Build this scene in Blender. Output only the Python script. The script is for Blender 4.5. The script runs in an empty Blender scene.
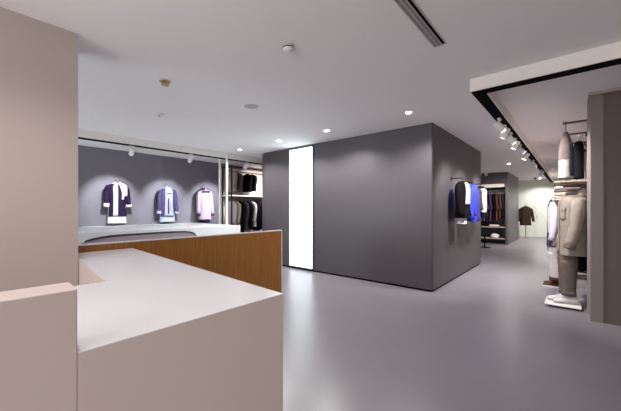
import bpy, bmesh, math, random
from mathutils import Vector, Matrix
random.seed(7)
PI = math.pi
C = bpy.context.scene.collection

# ------------------------------------------------------------------ camera, world, light, exposure
YAW = math.radians(40.8)
cam_d = bpy.data.cameras.new('camera')
cam_d.sensor_fit = 'HORIZONTAL'
cam_d.sensor_width = 36.0
cam_d.lens = 36.0 * 305.0 / 621.0
cam_d.shift_y = 3.5 / 621.0
cam_d.clip_start = 0.02
cam = bpy.data.objects.new('camera', cam_d)
cam.location = (0, 0, 1.40)
cam.rotation_euler = (PI / 2, 0, YAW)
C.objects.link(cam)
bpy.context.scene.camera = cam

world = bpy.data.worlds.new('world')
world.use_nodes = True
world.node_tree.nodes['Background'].inputs[0].default_value = (0.75, 0.8, 0.9, 1)
world.node_tree.nodes['Background'].inputs[1].default_value = 0.3
bpy.context.scene.world = world

def area(name, loc, rot, sx, sy, power, col):
    l = bpy.data.lights.new(name, 'AREA')
    l.shape = 'RECTANGLE'; l.size = sx; l.size_y = sy; l.energy = power; l.color = col
    o = bpy.data.objects.new(name, l); o.location = loc; o.rotation_euler = rot
    C.objects.link(o)
    return o

# unseen fill lights added behind the camera to brighten the room
area('unseen_fill_light', (-0.6, -3.90, 1.45), (PI / 2, 0, 0), 4.2, 2.3, 165, (1.0, 0.95, 0.92))
area('unseen_fill_light', (-6.0, -3.90, 1.45), (PI / 2, 0, 0), 4.2, 2.3, 210, (0.92, 0.96, 1.0))  # second fill, added because the near pier shields the left room

DOWN_W = 150.0      # a recessed downlight
WALL_W = 290.0       # a track spot washing the left wall
AISLE_W = 260.0      # a track spot over the aisle
vs = bpy.context.scene.view_settings
bpy.context.scene.display_settings.display_device = 'sRGB'
vs.view_transform = 'Standard'
vs.look = 'None'
vs.gamma = 1.0
vs.use_curve_mapping = False
vs.exposure = 0.0

CEIL = 2.85

# ------------------------------------------------------------------ materials
def mat(name, col, rough=0.6, metal=0.0, bump=0.0, bscale=40.0, var=0.0, vscale=6.0, spec=0.5,
        emit=None, estr=0.0, stretch=(1, 1, 1), coat=0.0):
    m = bpy.data.materials.new(name)
    m.use_nodes = True
    nt = m.node_tree
    p = nt.nodes['Principled BSDF']
    p.inputs['Base Color'].default_value = (*col, 1)
    p.inputs['Roughness'].default_value = rough
    p.inputs['Metallic'].default_value = metal
    p.inputs['Specular IOR Level'].default_value = spec
    p.inputs['Coat Weight'].default_value = coat
    tc = nt.nodes.new('ShaderNodeTexCoord')
    mp = nt.nodes.new('ShaderNodeMapping')
    mp.inputs['Scale'].default_value = stretch
    nt.links.new(tc.outputs['Object'], mp.inputs['Vector'])
    if var > 0:
        n = nt.nodes.new('ShaderNodeTexNoise')
        n.inputs['Scale'].default_value = vscale
        n.inputs['Detail'].default_value = 4
        nt.links.new(mp.outputs['Vector'], n.inputs['Vector'])
        r = nt.nodes.new('ShaderNodeValToRGB')
        r.color_ramp.elements[0].position = 0.3
        r.color_ramp.elements[1].position = 0.7
        r.color_ramp.elements[0].color = (*[max(0, c * (1 - var)) for c in col], 1)
        r.color_ramp.elements[1].color = (*[min(1, c * (1 + var)) for c in col], 1)
        nt.links.new(n.outputs['Fac'], r.inputs['Fac'])
        nt.links.new(r.outputs['Color'], p.inputs['Base Color'])
    if bump > 0:
        n = nt.nodes.new('ShaderNodeTexNoise')
        n.inputs['Scale'].default_value = bscale
        n.inputs['Detail'].default_value = 3
        nt.links.new(mp.outputs['Vector'], n.inputs['Vector'])
        b = nt.nodes.new('ShaderNodeBump')
        b.inputs['Strength'].default_value = bump
        b.inputs['Distance'].default_value = 0.01
        nt.links.new(n.outputs['Fac'], b.inputs['Height'])
        nt.links.new(b.outputs['Normal'], p.inputs['Normal'])
    if emit:
        p.inputs['Emission Color'].default_value = (*emit, 1)
        p.inputs['Emission Strength'].default_value = estr
    return m

def wood_mat():
    m = mat('oak_veneer', (0.33, 0.155, 0.045), 0.42)
    nt = m.node_tree; p = nt.nodes['Principled BSDF']
    tc = nt.nodes.new('ShaderNodeTexCoord'); mp = nt.nodes.new('ShaderNodeMapping')
    mp.inputs['Scale'].default_value = (30, 30, 1.6)
    n = nt.nodes.new('ShaderNodeTexNoise'); n.inputs['Scale'].default_value = 1.4; n.inputs['Detail'].default_value = 6
    r = nt.nodes.new('ShaderNodeValToRGB')
    r.color_ramp.elements[0].position = 0.3; r.color_ramp.elements[0].color = (0.24, 0.095, 0.018, 1)
    r.color_ramp.elements[1].position = 0.75; r.color_ramp.elements[1].color = (0.37, 0.16, 0.030, 1)
    nt.links.new(tc.outputs['Object'], mp.inputs['Vector']); nt.links.new(mp.outputs['Vector'], n.inputs['Vector'])
    nt.links.new(n.outputs['Fac'], r.inputs['Fac']); nt.links.new(r.outputs['Color'], p.inputs['Base Color'])
    return m

def slat_mat():
    m = mat('slat_panel', (0.5, 0.4, 0.34), 0.6)
    nt = m.node_tree; p = nt.nodes['Principled BSDF']
    tc = nt.nodes.new('ShaderNodeTexCoord'); sp = nt.nodes.new('ShaderNodeSeparateXYZ')
    ma = nt.nodes.new('ShaderNodeMath'); ma.operation = 'MULTIPLY'; ma.inputs[1].default_value = 11.0
    fr = nt.nodes.new('ShaderNodeMath'); fr.operation = 'FRACT'
    r = nt.nodes.new('ShaderNodeValToRGB')
    r.color_ramp.elements[0].position = 0.12; r.color_ramp.elements[0].color = (0.10, 0.07, 0.06, 1)
    r.color_ramp.elements[1].position = 0.18; r.color_ramp.elements[1].color = (0.50, 0.40, 0.35, 1)
    nt.links.new(tc.outputs['Object'], sp.inputs['Vector']); nt.links.new(sp.outputs['Z'], ma.inputs[0])
    nt.links.new(ma.outputs[0], fr.inputs[0]); nt.links.new(fr.outputs[0], r.inputs['Fac'])
    nt.links.new(r.outputs['Color'], p.inputs['Base Color'])
    return m

M = {}
M['ceiling'] = mat('white_ceiling_paint', (0.88, 0.87, 0.875), 0.85)
M['floor'] = mat('grey_resin_floor', (0.188, 0.173, 0.196), 0.31, var=0.05, vscale=1.3, bump=0.02, bscale=3)
M['dark'] = mat('grey_metallic_laminate', (0.080, 0.072, 0.080), 0.45, metal=0.25, var=0.025, vscale=3.0, stretch=(9, 9, 0.5))
M['wallgrey'] = mat('grey_violet_wall', (0.16, 0.150, 0.178), 0.6, var=0.03)
M['taupe'] = mat('dark_taupe_paint', (0.125, 0.095, 0.085), 0.6, var=0.04)
M['warm'] = mat('warm_white_paint', (0.46, 0.395, 0.365), 0.6)
M['deskfront'] = mat('warm_lit_solid_surface', (0.66, 0.565, 0.53), 0.45)  # desk solid surface with warm bounce light put into its colour
M['white'] = mat('white_solid_surface', (0.80, 0.79, 0.81), 0.22)
M['plinth'] = mat('white_lacquer', (0.74, 0.77, 0.78), 0.4)
M['trimwhite'] = mat('trim_white', (0.88, 0.86, 0.82), 0.6)
M['black'] = mat('black_track', (0.008, 0.007, 0.008), 0.5)
M['blackmetal'] = mat('black_metal', (0.02, 0.018, 0.018), 0.4, metal=0.6)
M['bronze'] = mat('bronze_metal', (0.09, 0.05, 0.035), 0.4, metal=0.6)
M['chrome'] = mat('chrome', (0.6, 0.6, 0.62), 0.2, metal=1.0)
M['whitemetal'] = mat('white_metal', (0.80, 0.80, 0.80), 0.4)
M['wood'] = wood_mat()
M['slat'] = slat_mat()
M['backpanel'] = mat('cream_back_panel', (0.58, 0.48, 0.43), 0.7)
M['palegreen'] = mat('pale_wall_paint', (0.66, 0.70, 0.62), 0.7)
M['frost'] = mat('backlit_frosted_glass', (0.9, 0.95, 0.95), 0.3, emit=(0.82, 0.97, 1.0), estr=2.3)
M['lens'] = mat('lamp_lens', (1, 1, 1), 0.3, emit=(1.0, 0.97, 0.95), estr=25.0)
M['shelf'] = mat('shelf_board', (0.40, 0.335, 0.29), 0.5)
M['shelfwhite'] = mat('white_shelf_board', (0.75, 0.70, 0.66), 0.5)
M['lilac'] = mat('lilac_grey_panel', (0.50, 0.48, 0.55), 0.4)
M['slate'] = mat('slate_rail', (0.030, 0.034, 0.050), 0.45)
M['grille'] = mat('grey_grille', (0.27, 0.26, 0.27), 0.6)
M['vent'] = mat('vent_metal', (0.52, 0.48, 0.49), 0.5)
M['brass'] = mat('brass', (0.42, 0.33, 0.18), 0.4, metal=0.5)

def cloth(name, col, var=0.10):
    M[name] = mat('cloth_' + name, col, 0.9, bump=0.25, bscale=60, var=var, vscale=14, spec=0.05)
for nm, c in dict(navy=(0.020, 0.012, 0.036), violet=(0.065, 0.056, 0.125), paleblue=(0.34, 0.38, 0.52), pink=(0.52, 0.43, 0.50),
                  offwhite=(0.60, 0.575, 0.59), black=(0.005, 0.0045, 0.006), blue=(0.030, 0.040, 0.33), grey=(0.27, 0.25, 0.25),
                  palegrey=(0.45, 0.42, 0.42), beige=(0.34, 0.29, 0.25), brown=(0.080, 0.034, 0.020), charcoal=(0.05, 0.044, 0.055),
                  plum=(0.060, 0.035, 0.075), darkbrown=(0.035, 0.022, 0.018), stone=(0.25, 0.218, 0.192), taupe_t=(0.13, 0.105, 0.092),
                  mauve=(0.115, 0.088, 0.086), denim=(0.02, 0.028, 0.042), cream=(0.36, 0.325, 0.31), lilacw=(0.46, 0.43, 0.50), tan=(0.075, 0.035, 0.022)).items():
    cloth(nm, c)
cloth('floral', (0.55, 0.51, 0.54), 0.35)

# ------------------------------------------------------------------ mesh helpers
def obj(name, bm, material, parent=None, loc=None, smooth=False):
    bmesh.ops.recalc_face_normals(bm, faces=bm.faces)
    me = bpy.data.meshes.new(name)
    bm.to_mesh(me); bm.free()
    if smooth:
        for p in me.polygons: p.use_smooth = True
    me.materials.append(material)
    o = bpy.data.objects.new(name, me)
    C.objects.link(o)
    if parent: o.parent = parent
    if loc: o.location = loc
    return o

def tag(o, label, cat, group=None):
    o['label'] = label; o['category'] = cat
    if group: o['group'] = group
    return o

def thing(name, label, cat, loc=(0, 0, 0), rotz=0.0, group=None):
    o = bpy.data.objects.new(name, None)
    o.empty_display_size = 0.1
    C.objects.link(o)
    o.location = loc; o.rotation_euler = (0, 0, rotz)
    return tag(o, label, cat, group)

def struct(name, bm, m, parent=None, smooth=False):
    o = obj(name, bm, m, parent, smooth=smooth)
    if not parent: o['kind'] = 'structure'
    return o

def box(bm, x0, x1, y0, y1, z0, z1, bev=0.0):
    tmp = bmesh.new()
    bmesh.ops.create_cube(tmp, size=1)
    for v in tmp.verts:
        v.co = Vector(((x0 + x1) / 2 + v.co.x * (x1 - x0), (y0 + y1) / 2 + v.co.y * (y1 - y0), (z0 + z1) / 2 + v.co.z * (z1 - z0)))
    if bev > 0:
        bmesh.ops.bevel(tmp, geom=tmp.edges[:], offset=bev, segments=2, affect='EDGES', profile=0.5)
    me = bpy.data.meshes.new('tmp'); tmp.to_mesh(me); tmp.free()
    bm.from_mesh(me); bpy.data.meshes.remove(me)
    return bm

def B(*a, bev=0.0):
    return box(bmesh.new(), *a, bev=bev)

def prism(bm, pts, z0, z1, bev=0.0):
    tmp = bmesh.new()
    lo = [tmp.verts.new((x, y, z0)) for x, y in pts]
    hi = [tmp.verts.new((x, y, z1)) for x, y in pts]
    n = len(pts)
    tmp.faces.new(lo[::-1]); tmp.faces.new(hi)
    for i in range(n):
        tmp.faces.new((lo[i], lo[(i + 1) % n], hi[(i + 1) % n], hi[i]))
    if bev > 0:
        bmesh.ops.bevel(tmp, geom=tmp.edges[:], offset=bev, segments=2, affect='EDGES', profile=0.5)
    me = bpy.data.meshes.new('tmp'); tmp.to_mesh(me); tmp.free()
    bm.from_mesh(me); bpy.data.meshes.remove(me)
    return bm

def loft(bm, rings, closed=True, caps=True):
    vv = [[bm.verts.new(p) for p in r] for r in rings]
    n = len(rings[0])
    for a, b in zip(vv[:-1], vv[1:]):
        for i in range(n if closed else n - 1):
            j = (i + 1) % n
            bm.faces.new((a[i], a[j], b[j], b[i]))
    if caps:
        bm.faces.new(vv[0][::-1]); bm.faces.new(vv[-1])
    return bm

def frame_of(t):
    t = t.normalized()
    up = Vector((0, 0, 1)) if abs(t.z) < 0.9 else Vector((0, 1, 0))
    s = t.cross(up).normalized()
    return s, s.cross(t).normalized()

def tube(bm, pts, radii, n=12, flat=1.0, caps=True):
    pts = [Vector(p) for p in pts]
    if not hasattr(radii, '__len__'): radii = [radii] * len(pts)
    rings = []
    for i, p in enumerate(pts):
        t = (pts[min(i + 1, len(pts) - 1)] - pts[max(i - 1, 0)])
        s, u = frame_of(t)
        rings.append([p + s * math.cos(2 * PI * k / n) * radii[i] + u * math.sin(2 * PI * k / n) * radii[i] * flat for k in range(n)])
    return loft(bm, rings, True, caps)

def T(*a, **k):
    return tube(bmesh.new(), *a, **k)

def lathe(prof, n=24):
    bm = bmesh.new()
    rings = [[Vector((r * math.cos(2 * PI * k / n), r * math.sin(2 * PI * k / n), z)) for k in range(n)] for r, z in prof]
    return loft(bm, rings)

# ------------------------------------------------------------------ room shell
struct('floor', B(-8.7, 3.2, -4.2, 19.0, -0.12, 0), M['floor'])
struct('ceiling', B(-8.7, 3.2, -4.2, 19.0, CEIL, CEIL + 0.12), M['ceiling'])
struct('wall_left', B(-8.7, -8.5, -4.2, 9.6, 0, CEIL), M['wallgrey'])
struct('wall_left_far', B(-8.7, -8.5, 9.6, 19.0, 0, CEIL), M['palegreen'])
struct('wall_right', B(3.0, 3.2, -4.2, 5.17, 0, CEIL), M['warm'])
struct('wall_far', B(-8.5, 3.2, 18.8, 19.0, 0, CEIL), M['palegreen'])
# back wall with openings added for the unseen fill lights
bm = bmesh.new()
box(bm, -8.5, -8.1, -4.2, -4.0, 0, CEIL); box(bm, -3.9, -3.0, -4.2, -4.0, 0, CEIL); box(bm, -8.1, -3.9, -4.2, -4.0, 0, 0.2); box(bm, -8.1, -3.9, -4.2, -4.0, 2.65, CEIL); box(bm, 1.8, 3.0, -4.2, -4.0, 0, CEIL)
box(bm, -3.0, 1.8, -4.2, -4.0, 0, 0.2); box(bm, -3.0, 1.8, -4.2, -4.0, 2.65, CEIL)
struct('wall_back', bm, M['warm'])
bm = bmesh.new()
for x in (-3.0, -0.64, 1.74): box(bm, x, x + 0.06, -4.12, -4.06, 0.2, 2.65)
box(bm, -3.0, 1.8, -4.12, -4.06, 0.2, 0.26); box(bm, -3.0, 1.8, -4.12, -4.06, 2.59, 2.65)
struct('added_window_1', bm, M['blackmetal'])  # made-up window frame around the first fill light
bm = bmesh.new()
for x in (-8.1, -6.03, -3.96): box(bm, x, x + 0.06, -4.12, -4.06, 0.2, 2.65)
box(bm, -8.1, -3.9, -4.12, -4.06, 0.2, 0.26); box(bm, -8.1, -3.9, -4.12, -4.06, 2.59, 2.65)
struct('added_window_2', bm, M['blackmetal'])  # made-up window frame around the left room's fill light
# door leaves seen in the far wall
for i, x in enumerate((-1.45, -0.55)):
    d = struct('door_%d' % (i + 1), B(x, x + 0.86, 18.76, 18.80, 0.01, 2.35), M['palegreen'])
    obj('door_handle', T([(x + 0.08, 18.75, 0.95), (x + 0.08, 18.72, 0.95), (x + 0.08, 18.72, 1.1), (x + 0.08, 18.75, 1.1)], 0.012), M['chrome'], d)

# the dark box-shaped partition in the middle of the shop, rounded at its ends
def rounded_plan(x0, x1, y0, y1, r):
    pts = []
    for cx, cy, a0, key in ((x1, y0, -PI / 2, 'br'), (x1, y1, 0, 'tr'), (x0, y1, PI / 2, 'tl'), (x0, y0, PI, 'bl')):
        rr = r[key]
        if rr <= 0: pts.append((cx, cy)); continue
        sx = 1 if cx == x1 else -1; sy = 1 if cy == y1 else -1
        for k in range(11):
            a = a0 + PI / 2 * k / 10
            pts.append((cx - sx * rr + rr * math.cos(a), cy - sy * rr + rr * math.sin(a)))
    return pts
VY = 5.2
plan = rounded_plan(-6.47, -1.79, VY, 8.9, dict(br=0.03, tr=0.22, tl=0.5, bl=0.5))
wc = struct('wall_center', prism(bmesh.new(), plan, 0.035, CEIL), M['dark'])
plan2 = rounded_plan(-6.44, -1.815, VY + 0.025, 8.875, dict(br=0.02, tr=0.2, tl=0.48, bl=0.48))
struct('baseboard_center', prism(bmesh.new(), plan2, 0.0, 0.035), M['black'])

# second partition further along the aisle: its near side is an open closet
bm = bmesh.new()
box(bm, -2.03, -1.95, 14.0, 17.1, 0, CEIL)          # flank along the aisle
box(bm, -4.6, -2.03, 14.62, 14.7, 0, CEIL)          # rear of closet
box(bm, -4.6, -2.03, 14.0, 14.05, 2.42, CEIL)       # fascia
box(bm, -4.68, -4.6, 14.0, 17.1, 0, CEIL)
box(bm, -4.6, -2.03, 17.02, 17.1, 0, CEIL)
struct('wall_aisle', bm, M['dark'])

# pier at the right edge and the slatted display wall behind it
bm = bmesh.new()
box(bm, 0.275, 3.2, 5.185, 5.50, 0, CEIL - 0.035)
struct('wall_pier', bm, M['taupe'])
struct('pier_lit_strip', B(0.16, 0.275, 5.17, 5.50, 0, CEIL - 0.035), mat('taupe_lit_strip', (0.20, 0.165, 0.155), 0.5))  # lighter shading on the pier, put into a paler strip
struct('trim_1', B(0.14, 3.2, 5.15, 5.52, CEIL - 0.035, CEIL), M['shelf'])
struct('trim_4', B(0.136, 0.20, 5.50, 5.56, 0, CEIL), mat('lilac_grey_post', (0.30, 0.27, 0.29), 0.5))
struct('wall_display', B(0.20, 0.32, 5.50, 18.8, 0, CEIL), M['slat'])
# tall warm-white pier at the left edge
struct('wall_near', B(-3.55, -3.11, -4.0, 0.655, 0, CEIL), M['warm'])

# dropped ceiling trims that carry the lighting tracks
BZ = 2.71
bm = bmesh.new()
box(bm, -0.88, 3.0, 3.75, 3.90, BZ, CEIL)
box(bm, -0.88, -0.73, 3.90, 18.8, BZ, CEIL)
struct('trim_2', bm, M['trimwhite'])
struct('trim_3', B(-6.98, -6.80, -4.0, 18.8, BZ, CEIL), M['trimwhite'])
bm = bmesh.new()
box(bm, -0.868, 3.0, 3.765, 3.885, BZ - 0.012, BZ)
box(bm, -0.868, -0.748, 3.885, 18.79, BZ - 0.012, BZ)
tag(obj('lighting_track', bm, M['black']), 'black angled lighting track under the ceiling trim at right', 'track')
tag(obj('lighting_track', B(-6.945, -6.81, -3.99, 18.79, BZ - 0.012, BZ), M['black']), 'straight black lighting track in front of the grey jacket wall', 'track')

# ------------------------------------------------------------------ glowing panel in the partition
t = thing('light_panel', 'tall glowing white glass panel set in the dark partition', 'light panel', (-4.785, VY, 0.0))
obj('glass_pane', B(-0.365, 0.365, -0.004, 0.02, 0.06, CEIL - 0.05), M['frost'], t)
bm = bmesh.new()
box(bm, -0.395, -0.365, -0.02, 0.02, 0.036, CEIL - 0.003); box(bm, 0.365, 0.395, -0.02, 0.02, 0.036, CEIL - 0.003)
box(bm, -0.365, 0.365, -0.02, 0.02, 0.036, 0.06); box(bm, -0.365, 0.365, -0.02, 0.02, CEIL - 0.05, CEIL - 0.003)
obj('panel_frame', bm, M['dark'], t)

# ------------------------------------------------------------------ reception desk
desk = thing('reception_desk', 'L-shaped warm white reception desk with white counter and raised ledge', 'desk', (-1.6, 0.5, 0))
def rel(pts): return [(x + 1.6, y - 0.5) for x, y in pts]
outer = [(-1.229, -3.0), (-1.229, 0.2355), (-1.0985, 0.2302), (-1.094, 1.058), (-3.598, 1.232), (-3.598, 0.66), (-3.108, 0.66), (-2.06, 0.572), (-2.045, -3.0)]
HC = 0.98
obj('desk_body', prism(bmesh.new(), rel(outer), 0, HC - 0.004), M['deskfront'], desk)
obj('counter_top', prism(bmesh.new(), rel(outer), HC - 0.004, HC, bev=0.001), M['white'], desk)
led = [(-1.113, -3.0), (-1.0985, 0.230), (-1.2285, 0.235), (-1.2285, -3.0)]
obj('raised_ledge', prism(bmesh.new(), rel(led), 0, 1.166, bev=0.003), M['deskfront'], desk)

wp = thing('wood_screen', 'low oak veneer screen with thin white cap behind the reception desk', 'screen', (-3.625, 1.3, 0))
obj('wood_panel', B(-0.022, 0.022, -2.6, 2.15, 0, 1.045), M['wood'], wp)
bm = B(-0.025, 0.025, -2.6, 2.163, 1.045, 1.058)
box(bm, -0.025, 0.025, 2.15, 2.163, 0, 1.045)
obj('white_cap', bm, M['white'], wp)

# ------------------------------------------------------------------ white display platform, posts and the dark-railed balustrade
tag(obj('display_platform', B(-8.497, -6.27, -3.0, 4.60, 0, 0.995, bev=0.004), M['plinth']), 'broad white waist-high display platform below the hanging jackets', 'platform')
for x, side in ((-7.09, 'the one nearer the grey jacket wall'), (-6.77, 'the one nearer the clothes bay')):
    t = thing('slim_post', 'slim white floor-to-ceiling post on the platform end, ' + side, 'post', (x, 4.54, 0.995), 0, 'slim posts on the platform end')
    obj('shaft', B(-0.022, 0.022, -0.022, 0.022, 0.01, (BZ if -6.98 < x < -6.8 else CEIL) - 0.995), M['whitemetal'], t)
    obj('foot_plate', B(-0.05, 0.05, -0.05, 0.05, 0, 0.01), M['whitemetal'], t)
bal = thing('balustrade', 'lilac grey balustrade with rounded dark rail behind the wood screen', 'balustrade', (-5.0, 1.92, 0))
def rail_pts():
    p = [(-0.84, 0.0), (-0.83, 0.60)]
    p += [(-0.82, 0.93), (-0.78, 0.962), (-0.70, 0.983), (-0.6, 1.0), (-0.48, 1.012), (-0.3, 1.018), (0.0, 1.020), (0.4, 1.020), (0.6, 1.016), (0.71, 1.0), (0.77, 0.975), (0.81, 0.93)]
    p += [(0.82, 0.6), (0.82, 0.0)]
    return p
obj('rail', T([(0, y, z) for y, z in rail_pts()], 0.016, n=10), M['slate'], bal, smooth=True)
bm = bmesh.new()
pp = [(y * 0.995, z - 0.006 if z > 0.1 else 0.0) for y, z in rail_pts()]
a = [bm.verts.new((-0.008, y, z)) for y, z in pp]; b = [bm.verts.new((0.008, y, z)) for y, z in pp]
bm.faces.new(a); bm.faces.new(b[::-1])
for i in range(len(pp)):
    j = (i + 1) % len(pp); bm.faces.new((a[i], a[j], b[j], b[i]))
obj('infill_panel', bm, M['lilac'], bal)

# ------------------------------------------------------------------ lamps
def spotlamp(parent, loc, direction, power, angle, blend, col, size=0.03):
    l = bpy.data.lights.new('lamp', 'SPOT')
    l.energy = power; l.spot_size = math.radians(angle); l.spot_blend = blend; l.color = col; l.shadow_soft_size = size
    o = bpy.data.objects.new('lamp', l)
    C.objects.link(o); o.parent = parent; o.location = loc
    o.rotation_euler = Vector(direction).to_track_quat('-Z', 'Y').to_euler()
    return o

def track_spot(label, x, y, target, power, group, ztop=BZ - 0.012, drop=0.10, col=(1, 0.97, 0.95), angle=62, size=0.046, length=0.17):
    t = thing('spotlight', label, 'spotlight', (x, y, ztop), 0, group)
    obj('adapter', B(-0.018, 0.018, -0.05, 0.05, -0.03, 0, bev=0.003), M['whitemetal'], t)
    obj('stem', T([(0, 0, -0.03), (0, 0, -drop)], 0.009, n=8), M['whitemetal'], t)
    c = Vector((0, 0, -drop - 0.02))
    d = (Vector(target) - (Vector((x, y, ztop)) + c)).normalized()
    a = c - d * length * 0.5; e = c + d * length * 0.5
    h = obj('lamp_head', T([a, a + d * 0.008, e - d * 0.005, e], [size * 0.85, size, size, size * 0.96], n=16), M['whitemetal'], t, smooth=False)
    obj('lens', T([e + d * 0.0005, e + d * 0.003], size * 0.8, n=16), M['lens'], h)
    spotlamp(t, e + d * 0.012, d, power, angle, 0.7, col)
    return t

# washing the left wall
for y, tgt, nm in ((0.55, 0.9, 'beside the tall warm pier'), (2.35, 2.45, 'above the navy and white jacket'), (3.62, 3.75, 'above the violet jacket'), (5.25, 5.0, 'next to the slim white posts')):
    track_spot('white track spotlight ' + nm, -6.878, y, (-8.5, tgt, 1.5), WALL_W, 'spotlights on the left track', col=(0.93, 0.95, 1.0), angle=50)
track_spot('added white track spotlight facing the clothes bay', -6.878, 6.7, (-8.3, 6.9, 1.9), WALL_W, 'spotlights on the left track', col=(1, 0.93, 0.9), angle=85)  # added out of sight behind the partition to brighten the bay
# along the aisle
ai = [(5.08, 0.16, 5.8, 'nearest the trim corner'), (5.55, -1.79, 6.2, 'second from the trim corner'), (6.15, 0.16, 6.8, 'third from the trim corner'),
      (6.7, -1.79, 7.0, 'fourth from the trim corner'), (7.4, 0.2, 8.0, 'fifth from the trim corner'), (8.3, -1.79, 8.3, 'sixth from the trim corner'),
      (10.0, 0.2, 10.6, 'second from the far wall'), (12.6, -2.3, 14.0, 'nearest the far wall')]
for y, tx, ty, nm in ai:
    track_spot('white spotlight on the aisle track, ' + nm, -0.808, y, (tx, ty, 1.35 if tx > 0 else 0.95), AISLE_W * (0.8 if tx > 0 else 1.0), 'spotlights on the aisle track', col=(1, 0.94, 0.91), angle=95, size=0.05, length=0.15)

def downlight(label, x, y, power=DOWN_W, col=(1, 0.97, 0.95), angle=150):
    t = thing('downlight', label, 'downlight', (x, y, CEIL), 0, 'recessed ceiling downlights')
    obj('trim_ring', lathe([(0.048, -0.001), (0.068, -0.001), (0.066, -0.005), (0.050, -0.006)], 24), M['whitemetal'], t)
    obj('lens', lathe([(0.001, -0.020), (0.022, -0.018), (0.038, -0.012), (0.046, -0.003), (0.046, -0.001), (0.001, -0.001)], 20), M['lens'], t)
    spotlamp(t, (0, 0, -0.04), (0, 0, -1), power, angle, 0.6, col, 0.04)
for x, y, nm in ((-1.875, 4.42, 'near the sharp corner of the dark partition'), (-3.45, 4.46, 'second from the dark partition corner'),
                 (-4.72, 4.46, 'in front of the glowing panel'), (-6.16, 4.5, 'near the rounded end of the dark partition')):
    downlight('added small round ceiling downlight ' + nm, x, y)
downlight('small round ceiling downlight in the far aisle before the closet', -1.57, 11.5, 200)
downlight('small round ceiling downlight at the end of the aisle', -0.3, 16.2, 420)
downlight('added small round ceiling downlight before the pale far wall', -1.2, 17.9, 160)  # extra lamp added to wash the far wall brighter
downlight('small round ceiling downlight over the left clothes bay', -7.4, 7.2, 60)
# unseen downlights added over the reception and around the camera
for x, y, nm in ((1.4, 1.0, 'to the right of the camera'), (-0.2, -2.2, 'behind the camera'), (-1.75, 0.15, 'above the desk front'), (-2.3, -2.2, 'above the desk end')):
    downlight('added small round ceiling downlight ' + nm, x, y, 70 if x > 1 else 60, (1, 0.94, 0.90))

t = thing('smoke_detector', 'round white smoke detector on the ceiling, largest of the ceiling fittings', 'smoke detector', (-1.92, 1.92, CEIL))
obj('base_ring', lathe([(0.001, 0), (0.056, 0), (0.056, -0.010), (0.050, -0.016), (0.001, -0.016)]), M['vent'], t)
obj('dark_gap', lathe([(0.001, -0.016), (0.040, -0.016), (0.040, -0.026), (0.001, -0.026)]), M['blackmetal'], t)
obj('cover', lathe([(0.001, -0.026), (0.045, -0.026), (0.046, -0.034), (0.038, -0.046), (0.02, -0.052), (0.001, -0.053)]), M['whitemetal'], t, smooth=True)
def sprinkler(label, x, y, m1, m2):
    t = thing('sprinkler', label, 'sprinkler', (x, y, CEIL))
    obj('escutcheon', lathe([(0.001, 0), (0.062, 0), (0.060, -0.010), (0.028, -0.018), (0.001, -0.018)]), m1, t)
    obj('stem', lathe([(0.001, -0.018), (0.014, -0.018), (0.014, -0.040), (0.001, -0.040)], 12), m2, t)
    obj('deflector', lathe([(0.001, -0.040), (0.042, -0.040), (0.042, -0.046), (0.001, -0.048)]), m1, t)
sprinkler('small brass sprinkler head on the ceiling above the desk', -3.51, 1.54, M['brass'], M['brass'])
sprinkler('small white sprinkler head on the ceiling towards the jacket wall', -4.80, 2.02, M['whitemetal'], M['vent'])
t = thing('ceiling_speaker', 'flat round grey speaker grille in the ceiling', 'speaker', (-3.44, 2.71, CEIL))
obj('rim', lathe([(0.085, 0), (0.100, 0), (0.099, -0.006), (0.086, -0.008)], 32), M['vent'], t)
obj('grille', lathe([(0.001, -0.004), (0.0855, -0.003), (0.0855, 0), (0.001, 0)], 32), M['grille'], t)
t = thing('air_vent', 'long narrow slot air vent in the ceiling', 'air vent', (-0.893, 0.9, CEIL))
bm = bmesh.new()
for x in (-0.050, -0.018, 0.012, 0.044): box(bm, x, x + 0.008, -2.9, 1.89, -0.008, 0)
box(bm, -0.05, 0.052, 1.88, 1.89, -0.008, 0)
obj('vent_frame', bm, M['vent'], t)
obj('slot', B(-0.010, 0.012, -2.9, 1.88, -0.003, 0), M['grille'], t)
obj('slot', B(0.020, 0.044, -2.9, 1.88, -0.003, 0), M['black'], t)
obj('slot', B(-0.042, -0.018, -2.9, 1.88, -0.003, 0), M['grille'], t)
# two small ceiling spots over the closet aisle
for x in (-2.55, -2.35):
    track_spot('small white ceiling spotlight before the closet, ' + ('the one nearer the dark partition' if x < -2.5 else 'the one nearer the aisle'),
               x, 12.2, (x - 0.2, 14.3, 1.3), 40, 'small spotlights before the closet', ztop=CEIL, drop=0.18, col=(1, 0.92, 0.86))

# ------------------------------------------------------------------ clothes
def sect(w, d, a, z, amp=0.0, ph=0.0, y0=0.0):
    c, s = math.cos(a), math.sin(a)
    x = w * math.copysign(abs(c) ** 0.75, c); y = d * math.copysign(abs(s) ** 0.75, s)
    k = 1 + amp * (math.sin(5 * a + ph) + 0.6 * math.sin(9 * a + 1.7 * ph))
    return Vector((x * k, y * k + y0, z))

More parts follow.
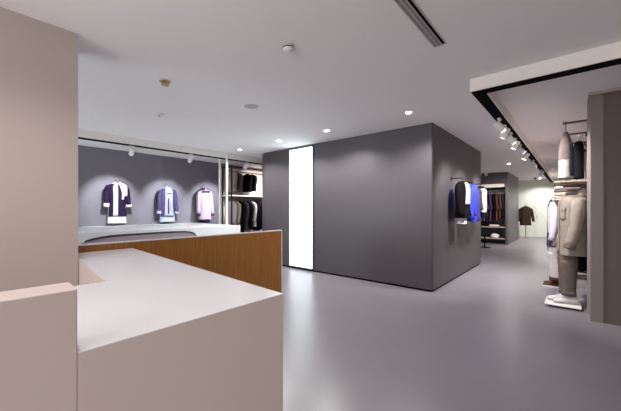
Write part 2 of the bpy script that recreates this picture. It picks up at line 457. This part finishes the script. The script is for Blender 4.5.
class Body:
    """Torso surface of a hanging garment; z = 0 at the hem, L at the neck; local front is -Y."""
    def __init__(s, L, W, D, flare=1.0, seed=0):
        s.L, s.W, s.D, s.ph = L, W, D, seed * 1.3
        s.keys = [(0.0, 0.50 * flare, 0.50), (0.35, 0.47 * (1 + flare) / 2, 0.47), (0.65, 0.47, 0.50), (0.84, 0.50, 0.48), (0.91, 0.485, 0.42), (0.95, 0.36, 0.36), (0.985, 0.17, 0.28), (1.0, 0.14, 0.24)]
    def wd(s, t):
        for (a, w0, d0), (b, w1, d1) in zip(s.keys[:-1], s.keys[1:]):
            if t <= b:
                f = (t - a) / (b - a); return (w0 + (w1 - w0) * f) * s.W, (d0 + (d1 - d0) * f) * s.D
        return s.keys[-1][1] * s.W, s.keys[-1][2] * s.D
    def pt(s, t, a, off=0.0):
        w, d = s.wd(max(0, min(1, t)))
        return sect(w + off, d + off, a, t * s.L, 0.035 * (1 - max(0, min(1, t))) ** 0.7, s.ph)
    def mesh(s, t0=0.0, t1=1.0, off=0.0, n=28, steps=14):
        rings = []
        for i in range(steps + 1):
            t = t0 + (t1 - t0) * i / steps
            rings.append([s.pt(t, 2 * PI * k / n, off) for k in range(n)])
        return loft(bmesh.new(), rings, True, False)
    def patch(s, t0, t1, f0, f1, o0=0.002, o1=0.010, n=8, steps=10):
        rings = []
        for i in range(steps + 1):
            q = i / steps; t = t0 + (t1 - t0) * q
            a0 = math.radians(f0(q)); a1 = math.radians(f1(q))
            out = [s.pt(t, a0 + (a1 - a0) * k / n, o1) for k in range(n + 1)]
            inn = [s.pt(t, a0 + (a1 - a0) * k / n, o0) for k in range(n, -1, -1)]
            rings.append(out + inn)
        return loft(bmesh.new(), rings)

def sleeve_mesh(s, side, ln, r0=0.070, r1=0.052, out=0.05, fwd=0.03, q0=0.0, q1=1.0, fat=1.0):
    z0 = s.L * 0.895
    pts, rad = [], []
    for i in range(9):
        q = q0 + (q1 - q0) * i / 8
        x = s.W * 0.43 + 0.03 * min(1, q * 4) + out * q
        pts.append((side * x, -fwd * q * q * 2, z0 - ln * q))
        rad.append((r0 + (r1 - r0) * q) * (0.72 if (q < 0.01) else 1.0) * fat * (1 + 0.04 * math.sin(q * 19 + side)))
    return T(pts, rad, n=14)

def hook_mesh(z0, zr, rod, r=0.004):
    """A hook from z0 up and over a rod of radius `rod` whose axis runs along local Y at height zr."""
    q = rod + r + 0.0008
    pts = [(0, 0, z0), (0, 0, min(z0 + 0.012, zr - q * 1.6)), (q, 0, zr - q * 0.4)] + [(q * math.cos(a), 0, zr + q * math.sin(a)) for a in [PI * k / 8 for k in range(9)]] + [(-q, 0, zr - q * 0.5)]
    return T(pts, r, n=6)

def hanger(label, loc, rotz, w=0.25, group=None, m='chrome', rise=0.09, rod=0.006):
    t = thing('clothes_hanger', label, 'hanger', loc, rotz, group)      # base at the neck
    bm = T([(-w / 2, 0, -0.085), (-w / 4, 0, -0.035), (0, 0, -0.005), (w / 4, 0, -0.035), (w / 2, 0, -0.085)], 0.008, n=8)
    obj('shoulder_bar', bm, M[m], t, smooth=True)
    obj('hook', hook_mesh(-0.005, rise, rod), M[m], t, smooth=True)
    return t

def garment(name, label, cat, loc, rotz, L, W, D, col, sleeve=0.55, keys=None, sleeve_col=None, group=None, flare=1.0, seed=0, collar=None, hook=0.0, rod=0.014, fwd=0.03, out=0.05, r0=0.070, r1=0.052):
    t = thing(name, label, cat, loc, rotz, group)
    b = Body(L, W, D, flare, seed)
    if keys: b.keys = keys
    obj('torso', b.mesh(), M[col], t, smooth=True)
    if sleeve:
        for sd in (-1, 1):
            obj('sleeve', sleeve_mesh(b, sd, sleeve, out=out, fwd=fwd, r0=r0, r1=r1), M[sleeve_col or col], t, smooth=True)
    if collar:
        bm = b.patch(0.945, 1.015, lambda q: -75, lambda q: 255, 0.0, 0.014, n=20, steps=5)
        obj('collar', bm, M[collar], t, smooth=True)
    if hook:
        obj('hanger_hook', hook_mesh(L - 0.01, L + hook, rod), M['chrome'], t)
    return t, b

R90 = PI / 2
# --- three jackets over the platform on the left wall (front faces +X)
JX = -8.36
t, b = garment('jacket', 'navy jacket with white scarf and cuffs over a long white shirt on grey wall', 'jacket', (JX, 2.53, 1.22), R90, 0.82, 0.40, 0.22, 'navy', sleeve=0.46, seed=1, collar='floral', out=0.035)
obj('white_shirt', Body(0.86, 0.40, 0.2, 1.0, 4).mesh(0.0, 0.5), M['offwhite'], t, (0, 0, -0.16), True)
obj('front_panel', b.patch(0.0, 0.97, lambda q: -118, lambda q: -92, 0.001, 0.010), M['lilacw'], t, smooth=True)
obj('scarf', b.patch(0.60, 0.985, lambda q: -92 + 20 * (1 - q), lambda q: -22 - 20 * q, 0.004, 0.030), M['floral'], t, smooth=True)
obj('scarf_end', b.patch(0.50, 0.72, lambda q: -78 + 3 * q, lambda q: -66 + 8 * q, 0.004, 0.022), M['floral'], t, smooth=True)
for sd in (-1, 1): obj('cuff', sleeve_mesh(b, sd, 0.50, out=0.04, q0=0.86, q1=1.0, fat=1.12), M['offwhite'], t, smooth=True)
hanger('metal hanger carrying the navy jacket with white scarf', (JX, 2.53, 2.040), R90, w=0.2)

t, b = garment('jacket', 'violet open jacket over a pale blue shirt on grey wall', 'jacket', (JX, 3.73, 1.19), R90, 0.80, 0.38, 0.22, 'violet', sleeve=0.60, seed=2, collar='paleblue', out=0.045)
obj('front_panel', b.patch(0.02, 0.99, lambda q: -122 + 12 * q, lambda q: -58 - 12 * q, 0.001, 0.012), M['paleblue'], t, smooth=True)
obj('placket', b.patch(0.10, 0.62, lambda q: -97, lambda q: -90, 0.010, 0.016), M['plum'], t, smooth=True)
obj('placket', b.patch(0.14, 0.52, lambda q: -84, lambda q: -80, 0.010, 0.016), M['violet'], t, smooth=True)
obj('chest_print', b.patch(0.76, 0.80, lambda q: -104, lambda q: -78, 0.010, 0.016), M['violet'], t, smooth=True)
obj('shirt_tail', Body(0.8, 0.38, 0.2, 1.06, 4).mesh(0.0, 0.3), M['paleblue'], t, (0, 0, -0.13), True)
for sd in (-1, 1): obj('cuff', sleeve_mesh(b, sd, 0.63, out=0.047, q0=0.90, q1=1.0, fat=1.1), M['paleblue'], t, smooth=True)
hanger('metal hanger carrying the violet open jacket', (JX, 3.73, 1.990), R90, w=0.2)

t, b = garment('coat', 'pale pink coat with dark collar and dark hem on grey wall', 'coat', (JX, 4.84, 1.09), R90, 0.92, 0.37, 0.22, 'pink', sleeve=0.66, seed=3, collar='plum', out=0.035)
obj('chest_trim', b.patch(0.86, 0.93, lambda q: -125, lambda q: -58, 0.001, 0.012), M['violet'], t, smooth=True)
obj('dark_hem', Body(0.9, 0.32, 0.2, 1.0, 4).mesh(0.0, 0.2), M['navy'], t, (0, 0, -0.085), True)
obj('dark_edge', b.patch(0.15, 0.86, lambda q: 176, lambda q: 200, 0.001, 0.010), M['plum'], t, smooth=True)
for sd in (-1, 1): obj('cuff', sleeve_mesh(b, sd, 0.71, out=0.038, q0=0.90, q1=1.0, fat=1.1), M['plum'], t, smooth=True)
hanger('metal hanger carrying the pale pink coat', (JX, 4.84, 2.010), R90, w=0.2)
# wall pegs that carry the three hangers
for y, z, nm in ((2.53, 2.13, 'navy jacket'), (3.73, 2.08, 'violet jacket'), (4.84, 2.10, 'pale pink coat')):
    t = thing('wall_peg', 'small metal peg in the grey wall above the ' + nm, 'peg', (-8.5, y, z))
    obj('peg_rod', T([(0.0, 0, 0), (0.17, 0, 0)], 0.006, n=8), M['chrome'], t)
    obj('wall_plate', B(0.0, 0.008, -0.02, 0.02, -0.03, 0.03), M['chrome'], t)

# --- jackets on the aisle flank of the dark partition (front faces +X)
VX = -1.60
t, b = garment('jacket', 'black jacket with a white front panel, nearest on the dark partition flank', 'jacket', (VX, 6.22, 1.235), R90, 0.68, 0.40, 0.22, 'black', sleeve=0.58, seed=5, out=0.04)
obj('front_panel', b.patch(0.36, 0.97, lambda q: -125 + 10 * q, lambda q: -62, 0.001, 0.016), M['offwhite'], t, smooth=True)
obj('white_hem', Body(0.7, 0.26, 0.16, 1.0, 4).mesh(0.0, 0.25), M['offwhite'], t, (0, 0, -0.11), True)
hanger('dark hanger carrying the black and white jacket', (VX, 6.22, 1.915), R90, w=0.2, m='blackmetal', rise=0.07, rod=0.008)
t, b = garment('jacket', 'bright blue jacket, middle one on the dark partition flank', 'jacket', (VX, 6.98, 1.15), R90, 0.74, 0.46, 0.24, 'blue', sleeve=0.62, seed=6, collar='blue', out=0.05)
obj('placket', b.patch(0.0, 0.97, lambda q: -92, lambda q: -84, 0.001, 0.012), M['violet'], t, smooth=True)
for sd in (-1, 1): obj('pocket', b.patch(0.18, 0.34, lambda q: -90 + sd * 48, lambda q: -90 + sd * 22, 0.001, 0.012), M['blue'], t, smooth=True)
hanger('dark hanger carrying the bright blue jacket', (VX, 6.98, 1.89), R90, w=0.2, m='blackmetal', rise=0.07, rod=0.008)
t, b = garment('jacket', 'white jacket with black sleeves and hem, farthest on the dark partition flank', 'jacket', (VX, 7.78, 1.22), R90, 0.68, 0.44, 0.22, 'lilacw', sleeve=0.45, sleeve_col='charcoal', seed=7, collar='black', out=0.04)
obj('black_hem', b.patch(0.0, 0.16, lambda q: -180, lambda q: 180, 0.001, 0.010, n=26), M['black'], t, smooth=True)
hanger('dark hanger carrying the white jacket with black hem', (VX, 7.78, 1.90), R90, w=0.2, m='blackmetal', rise=0.07, rod=0.008)
for y, z, nm in ((6.22, 1.985, 'black and white jacket'), (6.98, 1.96, 'bright blue jacket'), (7.78, 1.97, 'white jacket with black hem')):
    t = thing('wall_peg', 'dark peg on the dark partition above the ' + nm, 'peg', (-1.79, y, z))
    obj('peg_rod', T([(0.0, 0, 0), (0.21, 0, 0)], 0.008, n=8), M['blackmetal'], t)
    obj('wall_plate', B(0.0, 0.010, -0.03, 0.03, -0.03, 0.03), M['blackmetal'], t)

# ------------------------------------------------------------------ clothes bay at the end of the left wall
BY0, BY1 = 5.5, 8.9
bay = thing('clothes_bay', 'lit clothes bay with dark frame, shelf and rails past the slim white posts', 'clothes bay', (-8.5, BY0, 0))
Lb = BY1 - BY0
obj('back_panel', B(0.0, 0.025, 0, Lb, 0.05, 2.72), M['backpanel'], bay)
for yy in (0.0, Lb - 0.04):
    for xx in (0.52, 0.03):
        obj('upright', B(xx, xx + 0.035, yy, yy + 0.035, 0, 2.72), M['blackmetal'], bay)
    obj('side_rail', B(0.065, 0.52, yy, yy + 0.03, 2.69, 2.72), M['blackmetal'], bay)
obj('top_rail', B(0.52, 0.555, 0.035, Lb - 0.04, 2.685, 2.72), M['blackmetal'], bay)
obj('shelf', B(0.025, 0.52, 0.0, Lb, 1.80, 1.83), M['shelfwhite'], bay)
obj('light_strip', B(0.525, 0.54, 0.04, Lb - 0.04, 1.815, 1.828), mat('shelf_strip', (1, 1, 1), 0.4, emit=(1, 0.88, 0.82), estr=3.0), bay)
obj('hanging_rod', T([(0.30, 0.0, 1.70), (0.30, Lb, 1.70)], 0.014, n=10), M['chrome'], bay)
obj('hanging_rod', T([(0.30, 0.0, 2.60), (0.30, Lb, 2.60)], 0.012, n=10), M['blackmetal'], bay)
obj('shelf', B(0.025, 0.52, 0.0, Lb, 0.28, 0.31), M['shelfwhite'], bay)
lg = [('palegrey', 0.95, 'pale grey coat at the near end of the lower rod in the clothes bay', 'coat'),
      ('beige', 0.98, 'stone coat second on the lower rod in the clothes bay', 'coat'),
      ('black', 1.0, 'black coat next to the stone coat in the clothes bay', 'coat'),
      ('charcoal', 0.95, 'charcoal coat between two black coats in the clothes bay', 'coat'),
      ('black', 0.9, 'black coat before the light grey jacket in the clothes bay', 'coat'),
      ('palegrey', 0.85, 'light grey jacket between black coats in the clothes bay', 'jacket'),
      ('black', 0.98, 'black coat just past the light grey jacket in the clothes bay', 'coat'),
      ('navy', 0.95, 'dark navy coat farthest visible on the lower rod of the clothes bay', 'coat'),
      ('black', 0.95, 'black coat at the partition end of the lower rod in the clothes bay', 'coat')]
for i, (c, L, lb, ct) in enumerate(lg):
    garment(ct, lb, ct, (-8.20, BY0 + 0.17 + i * 0.16, 1.66 - L), 0, L, 0.44, 0.13, c, sleeve=0.6, group='clothes on the lower rod of the left bay', seed=i, hook=0.04, out=0.0, r0=0.055, r1=0.045)
ug = [('beige', 0.60, 'beige blouse hanging high in the clothes bay, nearest', 'blouse', 0.20),
      ('mauve', 0.62, 'mauve blouse hanging high behind the beige blouse', 'blouse', 0.42),
      ('black', 0.60, 'black top hanging high in the clothes bay over a white hem', 'top', 0.78),
      ('black', 0.56, 'second black top hanging high in the clothes bay', 'top', 0.98)]
for i, (c, L, lb, ct, dy) in enumerate(ug):
    t, b = garment(ct, lb, ct, (-8.20, BY0 + dy, 2.555 - L), 0, L, 0.42, 0.14, c, sleeve=0.4, group='tops hanging high in the left bay', seed=i + 3, hook=0.045, rod=0.012, out=0.0, r0=0.055, r1=0.045)
    if i == 2: obj('white_hem', Body(0.5, 0.34, 0.12, 1.0, 2).mesh(0, 0.3), M['offwhite'], t, (0, 0, -0.11), True)

# ------------------------------------------------------------------ closet in the second partition
cl = thing('closet_fitting', 'closet fitting of pale shelves and a rod in the far dark partition', 'closet', (-3.3, 14.05, 0))
obj('light_box', B(-1.28, 1.25, 0.0, 0.5, 2.27, 2.40), M['shelfwhite'], cl)
obj('hanging_rod', T([(-1.29, 0.28, 2.16), (1.26, 0.28, 2.16)], 0.014, n=8), M['chrome'], cl)
for z in (0.20, 0.66): obj('shelf', B(-1.29, 1.26, 0.02, 0.56, z, z + 0.03), M['shelf'], cl)
obj('side_bracket', B(0.55, 1.22, -0.02, 0.0, 2.02, 2.04), M['chrome'], cl)
cg = [('lilacw', 1.15, 'pale lilac long coat, nearest the dark partition in the far closet'), ('charcoal', 1.2, 'charcoal coat beside the pale lilac coat in the far closet'),
      ('violet', 1.2, 'violet coat beside the charcoal coat in the far closet'), ('navy', 1.22, 'navy coat left of the plum coat in the far closet'),
      ('plum', 1.2, 'plum coat beside the navy coat in the far closet'), ('black', 1.16, 'black coat between plum and reddish brown in the far closet'),
      ('brown', 1.18, 'reddish brown coat in the far closet'), ('tan', 1.1, 'tan brown coat beside the reddish brown one in the far closet'), ('denim', 1.1, 'dark slate coat last at the aisle end of the far closet')]
for i, (c, L, lb) in enumerate(cg):
    garment('coat', lb, 'coat', (-3.02 + i * 0.112, 14.33, 2.11 - L), R90, L, 0.42, 0.085, c, sleeve=0.62, group='coats on the far closet rod', seed=i, hook=0.05, out=0.0, r0=0.042, r1=0.036)

def folded(label, loc, rotz, w, d, h, col, group, seed=0):
    """One folded garment: a rounded slab with its fold to the front and the layers showing."""
    bm = bmesh.new(); n = 20; rings = []
    for i in range(9):
        q = i / 8; x = -w / 2 + w * q
        e = 0.90 if i in (0, 8) else 1.0
        rings.append([Vector((x, math.copysign(abs(math.cos(a)) ** 0.5, math.cos(a)) * d / 2 * e,
                              h / 2 + math.copysign(abs(math.sin(a)) ** 0.6, math.sin(a)) * h / 2 * e))
                      for a in [2 * PI * k / n for k in range(n)]])
    loft(bm, rings)
    mz = min(v.co.z for v in bm.verts)
    for v in bm.verts: v.co.z -= mz
    o = obj('folded_garment', bm, M[col], None, loc, True)
    o.rotation_euler = (0, 0, rotz)
    return tag(o, label, 'folded clothes', group)
# things on the closet shelves
folded('white folded garment on the upper low shelf of the far closet', (-2.45, 14.33, 0.692), 0, 0.34, 0.30, 0.07, 'offwhite', 'folded clothes in the far closet')
folded('black folded garment on the upper low shelf of the far closet', (-2.80, 14.33, 0.692), 0, 0.30, 0.30, 0.09, 'black', 'folded clothes in the far closet')
t = thing('handbag', 'white curved handbag on the bottom shelf of the far closet', 'handbag', (-2.42, 14.25, 0.232))
obj('bag_body', lathe([(0.001, 0), (0.14, 0), (0.155, 0.05), (0.13, 0.14), (0.06, 0.17), (0.001, 0.17)], 20), M['offwhite'], t, smooth=True)
obj('bag_handle', T([(-0.10, 0, 0.14), (-0.08, 0, 0.25), (0, 0, 0.30), (0.08, 0, 0.25), (0.10, 0, 0.14)], 0.010, n=8), M['tan'], t, smooth=True)
t = thing('display_stand', 'small black pedestal stand on the floor before the far closet', 'stand', (-2.46, 12.55, 0))
obj('foot', lathe([(0.001, 0), (0.20, 0), (0.20, 0.015), (0.03, 0.03), (0.001, 0.03)]), M['black'], t)
obj('stem', lathe([(0.001, 0.03), (0.025, 0.03), (0.025, 0.42), (0.001, 0.42)], 12), M['black'], t)
obj('top', lathe([(0.001, 0.42), (0.17, 0.42), (0.17, 0.445), (0.001, 0.445)]), M['black'], t)

# jacket on a stand at the end of the aisle
t = thing('garment_stand', 'slim metal stand holding the dark brown jacket at the aisle end', 'stand', (-1.74, 17.75, 0))
obj('foot', lathe([(0.001, 0), (0.16, 0), (0.16, 0.012), (0.02, 0.02), (0.001, 0.02)]), M['chrome'], t)
obj('pole', T([(0, 0, 0.02), (0, 0, 1.62)], 0.018, n=10), M['chrome'], t)
obj('cross_bar', T([(-0.16, 0, 1.38), (0, 0, 1.46), (0.16, 0, 1.38)], 0.012, n=8), M['chrome'], t)
t, b = garment('jacket', 'dark brown jacket on the slim metal stand at the aisle end', 'jacket', (-1.74, 17.75, 0.62), 0.3, 0.90, 0.46, 0.24, 'darkbrown', sleeve=0.62, seed=9, collar='darkbrown', out=0.07)

# small dark camera dome on the far ceiling
t = thing('security_camera', 'tiny dark dome camera at the far end of the ceiling', 'camera', (-1.35, 17.4, CEIL))
obj('mount', lathe([(0.001, 0), (0.06, 0), (0.06, -0.03), (0.001, -0.03)], 16), M['vent'], t)
obj('dome', lathe([(0.001, -0.03), (0.055, -0.03), (0.045, -0.07), (0.02, -0.09), (0.001, -0.095)], 16), M['blackmetal'], t, smooth=True)

# ------------------------------------------------------------------ right display wall
DX = 0.20
# arms at 2.65 m
for y, nm in ((5.72, 'nearest the taupe pier'), (6.62, 'second from the taupe pier'), (7.55, 'third from the taupe pier'), (8.5, 'fourth from the taupe pier')):
    t = thing('bracket_arm', 'dark high bracket arm on the slatted display wall, ' + nm, 'bracket', (DX, y, 2.62), 0, 'bracket arms on the display wall')
    obj('arm', B(-0.31, 0, -0.012, 0.012, 0, 0.025), M['bronze'], t)
    obj('brace', prism(bmesh.new(), [(-0.06, -0.006), (0, -0.006), (0, 0.006), (-0.06, 0.006)], -0.05, 0.0), M['bronze'], t)
    obj('end_stop', B(-0.318, -0.305, -0.016, 0.016, -0.006, 0.036), M['bronze'], t)
# shelves
def shelf(label, y0, y1, z, depth=0.42, m='shelf'):
    t = thing('wall_shelf', label, 'shelf', (DX, (y0 + y1) / 2, z), 0, 'shelves on the display wall')
    h = (y1 - y0) / 2
    obj('board', B(-depth, 0, -h, h, -0.025, 0, bev=0.003), M[m], t)
    for yy in (-h + 0.05, h - 0.05):
        obj('shelf_bracket', B(-depth * 0.8, 0, yy - 0.006, yy + 0.006, -0.055, -0.025), M['bronze'], t)
shelf('pale shelf beside the pier above the stone jacket', 5.55, 6.45, 1.80)
shelf('low pale shelf behind the taupe trousers', 5.95, 6.6, 0.42, 0.22)
shelf('pale shelf of folded clothes past the stone jacket', 6.62, 7.55, 1.57, 0.48)
shelf('farther high pale shelf along the display wall', 7.7, 8.9, 1.80, 0.42)
for y0, z, nm in ((7.9, 0.45, 'low shelf farther along the display wall'), (9.2, 1.0, 'far shelf along the display wall')):
    shelf(nm, y0, y0 + 1.0, z, 0.30)
# folded stacks
for i, (h, c, nm) in enumerate(((0.06, 'stone', 'stone folded garment, lowest of the display wall stack'), (0.055, 'beige', 'beige folded garment second from the bottom of the stack'),
                                (0.05, 'mauve', 'mauve folded garment in the middle of the display wall stack'), (0.05, 'cream', 'off-white folded garment near the top of the stack'), (0.045, 'charcoal', 'charcoal folded garment on top of the display wall stack'))):
    folded(nm, (-0.10, 6.98, 1.571 + sum((0.063, 0.058, 0.053, 0.053)[:i])), R90 + 0.03 * i, 0.34, 0.36 - 0.008 * i, h, c, 'folded clothes on the display wall', i)
# tops hanging above the first shelf
t, b = garment('sleeveless_top', 'mauve grey sleeveless top hanging from the first bracket arm', 'top', (-0.085, 5.72, 2.10), -R90, 0.40, 0.36, 0.17, 'mauve', sleeve=0, seed=3, keys=[(0, 0.5, 0.55), (0.5, 0.45, 0.46), (0.85, 0.30, 0.26), (0.96, 0.2, 0.17), (1.0, 0.14, 0.14)])
obj('pale_skirt', Body(0.5, 0.34, 0.17, 1.15, 2).mesh(0.0, 0.60), M['cream'], t, (0, 0, -0.26), True)
obj('hanger_hook', hook_mesh(0.39, 0.534, 0.0175, 0.005), M['blackmetal'], t)
obj('dark_side', b.patch(-0.6, 0.5, lambda q: 20, lambda q: 60, 0.001, 0.008), M['denim'], t, smooth=True)
t, b = garment('top', 'black long top hanging behind the mauve grey top', 'top', (0.06, 6.62, 1.90), -R90, 0.60, 0.36, 0.14, 'black', sleeve=0.0, seed=4, hook=0.134, rod=0.0175)

# dressed outfits facing the aisle
def trousers(label, loc, rotz, L, W, D, col, seed=0, cuff=None):
    t = thing('trousers', label, 'trousers', loc, rotz)
    for sd in (-1, 1):
        rings = []
        for i in range(13):
            q = i / 12; z = L * q
            cx = sd * W * (0.24 + 0.03 * (1 - q)); w = W * (0.19 + 0.065 * q); d = D * (0.34 + 0.13 * q)
            rings.append([sect(w, d, 2 * PI * k / 18, z, 0.04 * (1 - abs(2 * q - 1)), seed + q * 6) + Vector((cx, 0, 0)) for k in range(18)])
        lg_ = obj('trouser_leg', loft(bmesh.new(), rings), M[col], t, smooth=True)
        if cuff:
            obj('turn_up', loft(bmesh.new(), [[sect(W * 0.215, D * 0.38, 2 * PI * k / 18, z) + Vector((sd * W * 0.27, 0, 0)) for k in range(18)] for z in (-0.005, 0.03, 0.06)]), M[cuff], lg_, smooth=True)
    obj('waist', loft(bmesh.new(), [[sect(W * w, D * d, 2 * PI * k / 24, L * z) for k in range(24)] for z, w, d in ((0.93, 0.46, 0.44), (1.0, 0.50, 0.50), (1.12, 0.47, 0.47), (1.2, 0.44, 0.44))]), M[col], t, smooth=True)
    return t

def shoe(label, loc, rotz, col, sole='offwhite', group=None):
    t = thing('shoe', label, 'shoe', loc, rotz, group)      # toe towards -Y
    st = [(-0.15, 0.030, 0.035), (-0.13, 0.043, 0.055), (-0.08, 0.048, 0.065), (-0.03, 0.044, 0.085), (0.02, 0.040, 0.105), (0.07, 0.040, 0.11), (0.115, 0.036, 0.105), (0.13, 0.028, 0.09)]
    rings = []
    for y, w, h in st:
        rings.append([Vector((w * math.cos(a), y, 0.022 + max(0, math.sin(a)) ** 0.8 * (h - 0.02))) for a in [2 * PI * k / 16 for k in range(16)]])
    obj('upper', loft(bmesh.new(), rings), M[col], t, smooth=True)
    outl = [(w + 0.004, y) for y, w, h in st] + [(-w - 0.004, y) for y, w, h in st[::-1]]
    obj('sole', prism(bmesh.new(), outl, 0.0, 0.024), M[sole], t)
    obj('laces', T([(-0.025, -0.06, 0.075), (0.025, -0.045, 0.083), (-0.025, -0.03, 0.090), (0.025, -0.015, 0.096)], 0.004, n=6), M['offwhite'], t)

OX, OY = 0.0, 5.80
RO = math.radians(-78)
t = thing('display_board', 'white low board under the shoes by the taupe pier', 'board', (-0.08, 5.78, 0))
obj('board_top', B(-0.24, 0.16, -0.24, 0.22, 0.03, 0.045, bev=0.002), M['white'], t)
obj('board_base', B(-0.19, 0.18, -0.2, 0.18, 0, 0.03), M['blackmetal'], t)
t, b = garment('jacket', 'stone grey utility jacket with chest pocket beside the taupe pier', 'jacket', (0.0, OY, 0.745), RO, 0.88, 0.44, 0.34, 'stone', sleeve=0.66, seed=8, collar='stone', out=0.06, fwd=0.055, r0=0.082, r1=0.062)
for sd in (-1, 1):
    obj('chest_pocket', b.patch(0.58, 0.72, lambda q: -90 + sd * 46, lambda q: -90 + sd * 18, 0.001, 0.012), M['stone'], t, smooth=True)
    obj('pocket_flap', b.patch(0.72, 0.76, lambda q: -90 + sd * 48, lambda q: -90 + sd * 16, 0.001, 0.018), M['stone'], t, smooth=True)
    obj('cuff', sleeve_mesh(b, sd, 0.68, out=0.062, fwd=0.058, r0=0.082, r1=0.062, q0=0.92, q1=1.0, fat=1.1), M['taupe_t'], t, smooth=True)
obj('placket', b.patch(0.0, 0.96, lambda q: -94, lambda q: -86, 0.001, 0.012), M['stone'], t, smooth=True)
obj('hood', T([(-0.14, 0.03, 0.84), (-0.10, 0.10, 0.90), (0, 0.13, 0.93), (0.10, 0.10, 0.90), (0.14, 0.03, 0.84)], [0.045, 0.06, 0.065, 0.06, 0.045], n=12), M['beige'], t, smooth=True)
trousers('taupe trousers with mauve turn-ups under the stone jacket', (-0.07, OY, 0.165), RO, 0.50, 0.30, 0.22, 'taupe_t', 3, 'mauve')
for dy, nm in ((-0.06, 'nearer one'), (0.06, 'farther one')):
    shoe('white low shoe on the white board, ' + nm, (-0.115 - dy * 0.62, OY - 0.03 + dy, 0.0455), RO, 'offwhite', 'beige', 'white shoes on the display board')

garment('coat', 'long black coat hanging behind the stone grey jacket', 'coat', (0.06, 6.42, 0.45), -R90, 1.20, 0.36, 0.22, 'black', sleeve=0.6, seed=4, out=0.02, hook=0.05, rod=0.01)
t = thing('coat_rail', 'short dark rail under the shelf carrying the long black coat', 'rail', (0.20, 6.42, 1.70))
obj('rail_bar', T([(-0.28, 0, 0), (0, 0, 0)], 0.01, n=8), M['bronze'], t)
obj('rail_plate', B(-0.01, 0, -0.03, 0.03, -0.03, 0.03), M['bronze'], t)
# next outfits along the wall
t, b = garment('shirt', 'white long shirt on the display wall just past the stone jacket', 'shirt', (-0.24, 7.1, 0.745), -R90, 0.78, 0.44, 0.26, 'lilacw', sleeve=0.6, seed=5, collar='offwhite', out=0.05)
obj('dark_panel', b.patch(0.0, 0.30, lambda q: -60, lambda q: -20, 0.001, 0.012), M['plum'], t, smooth=True)
trousers('pale grey trousers under the white long shirt', (-0.24, 7.1, 0.128), -R90, 0.50, 0.40, 0.26, 'palegrey', 5, 'tan')
for dy, nm in ((-0.1, 'nearer'), (0.1, 'farther')):
    shoe('tan shoe below the pale grey trousers, %s of the pair' % nm, (-0.28, 7.1 + dy, 0.0), -R90, 'tan', 'offwhite', 'tan shoes on the floor')
garment('jacket', 'dark blue jacket on the display wall past the white shirt', 'jacket', (-0.30, 8.35, 0.88), -R90, 0.72, 0.46, 0.26, 'denim', sleeve=0.6, seed=6, collar='denim', out=0.08, hook=0.05, rod=0.01)
t = thing('coat_rail', 'short dark rail carrying the dark blue jacket', 'rail', (0.20, 8.35, 1.65))
obj('rail_bar', T([(-0.56, 0, 0), (0, 0, 0)], 0.01, n=8), M['bronze'], t)
obj('rail_plate', B(-0.01, 0, -0.03, 0.03, -0.03, 0.03), M['bronze'], t)
garment('dress', 'pale lilac long dress farther along the display wall', 'dress', (-0.36, 9.3, 0.42), -R90, 0.95, 0.42, 0.26, 'lilacw', sleeve=0.0, seed=7, flare=1.2, hook=0.05, rod=0.01)
t = thing('coat_rail', 'short dark rail carrying the pale lilac long dress', 'rail', (0.20, 9.3, 1.42))
obj('rail_bar', T([(-0.62, 0, 0), (0, 0, 0)], 0.01, n=8), M['bronze'], t)
obj('rail_plate', B(-0.01, 0, -0.03, 0.03, -0.03, 0.03), M['bronze'], t)
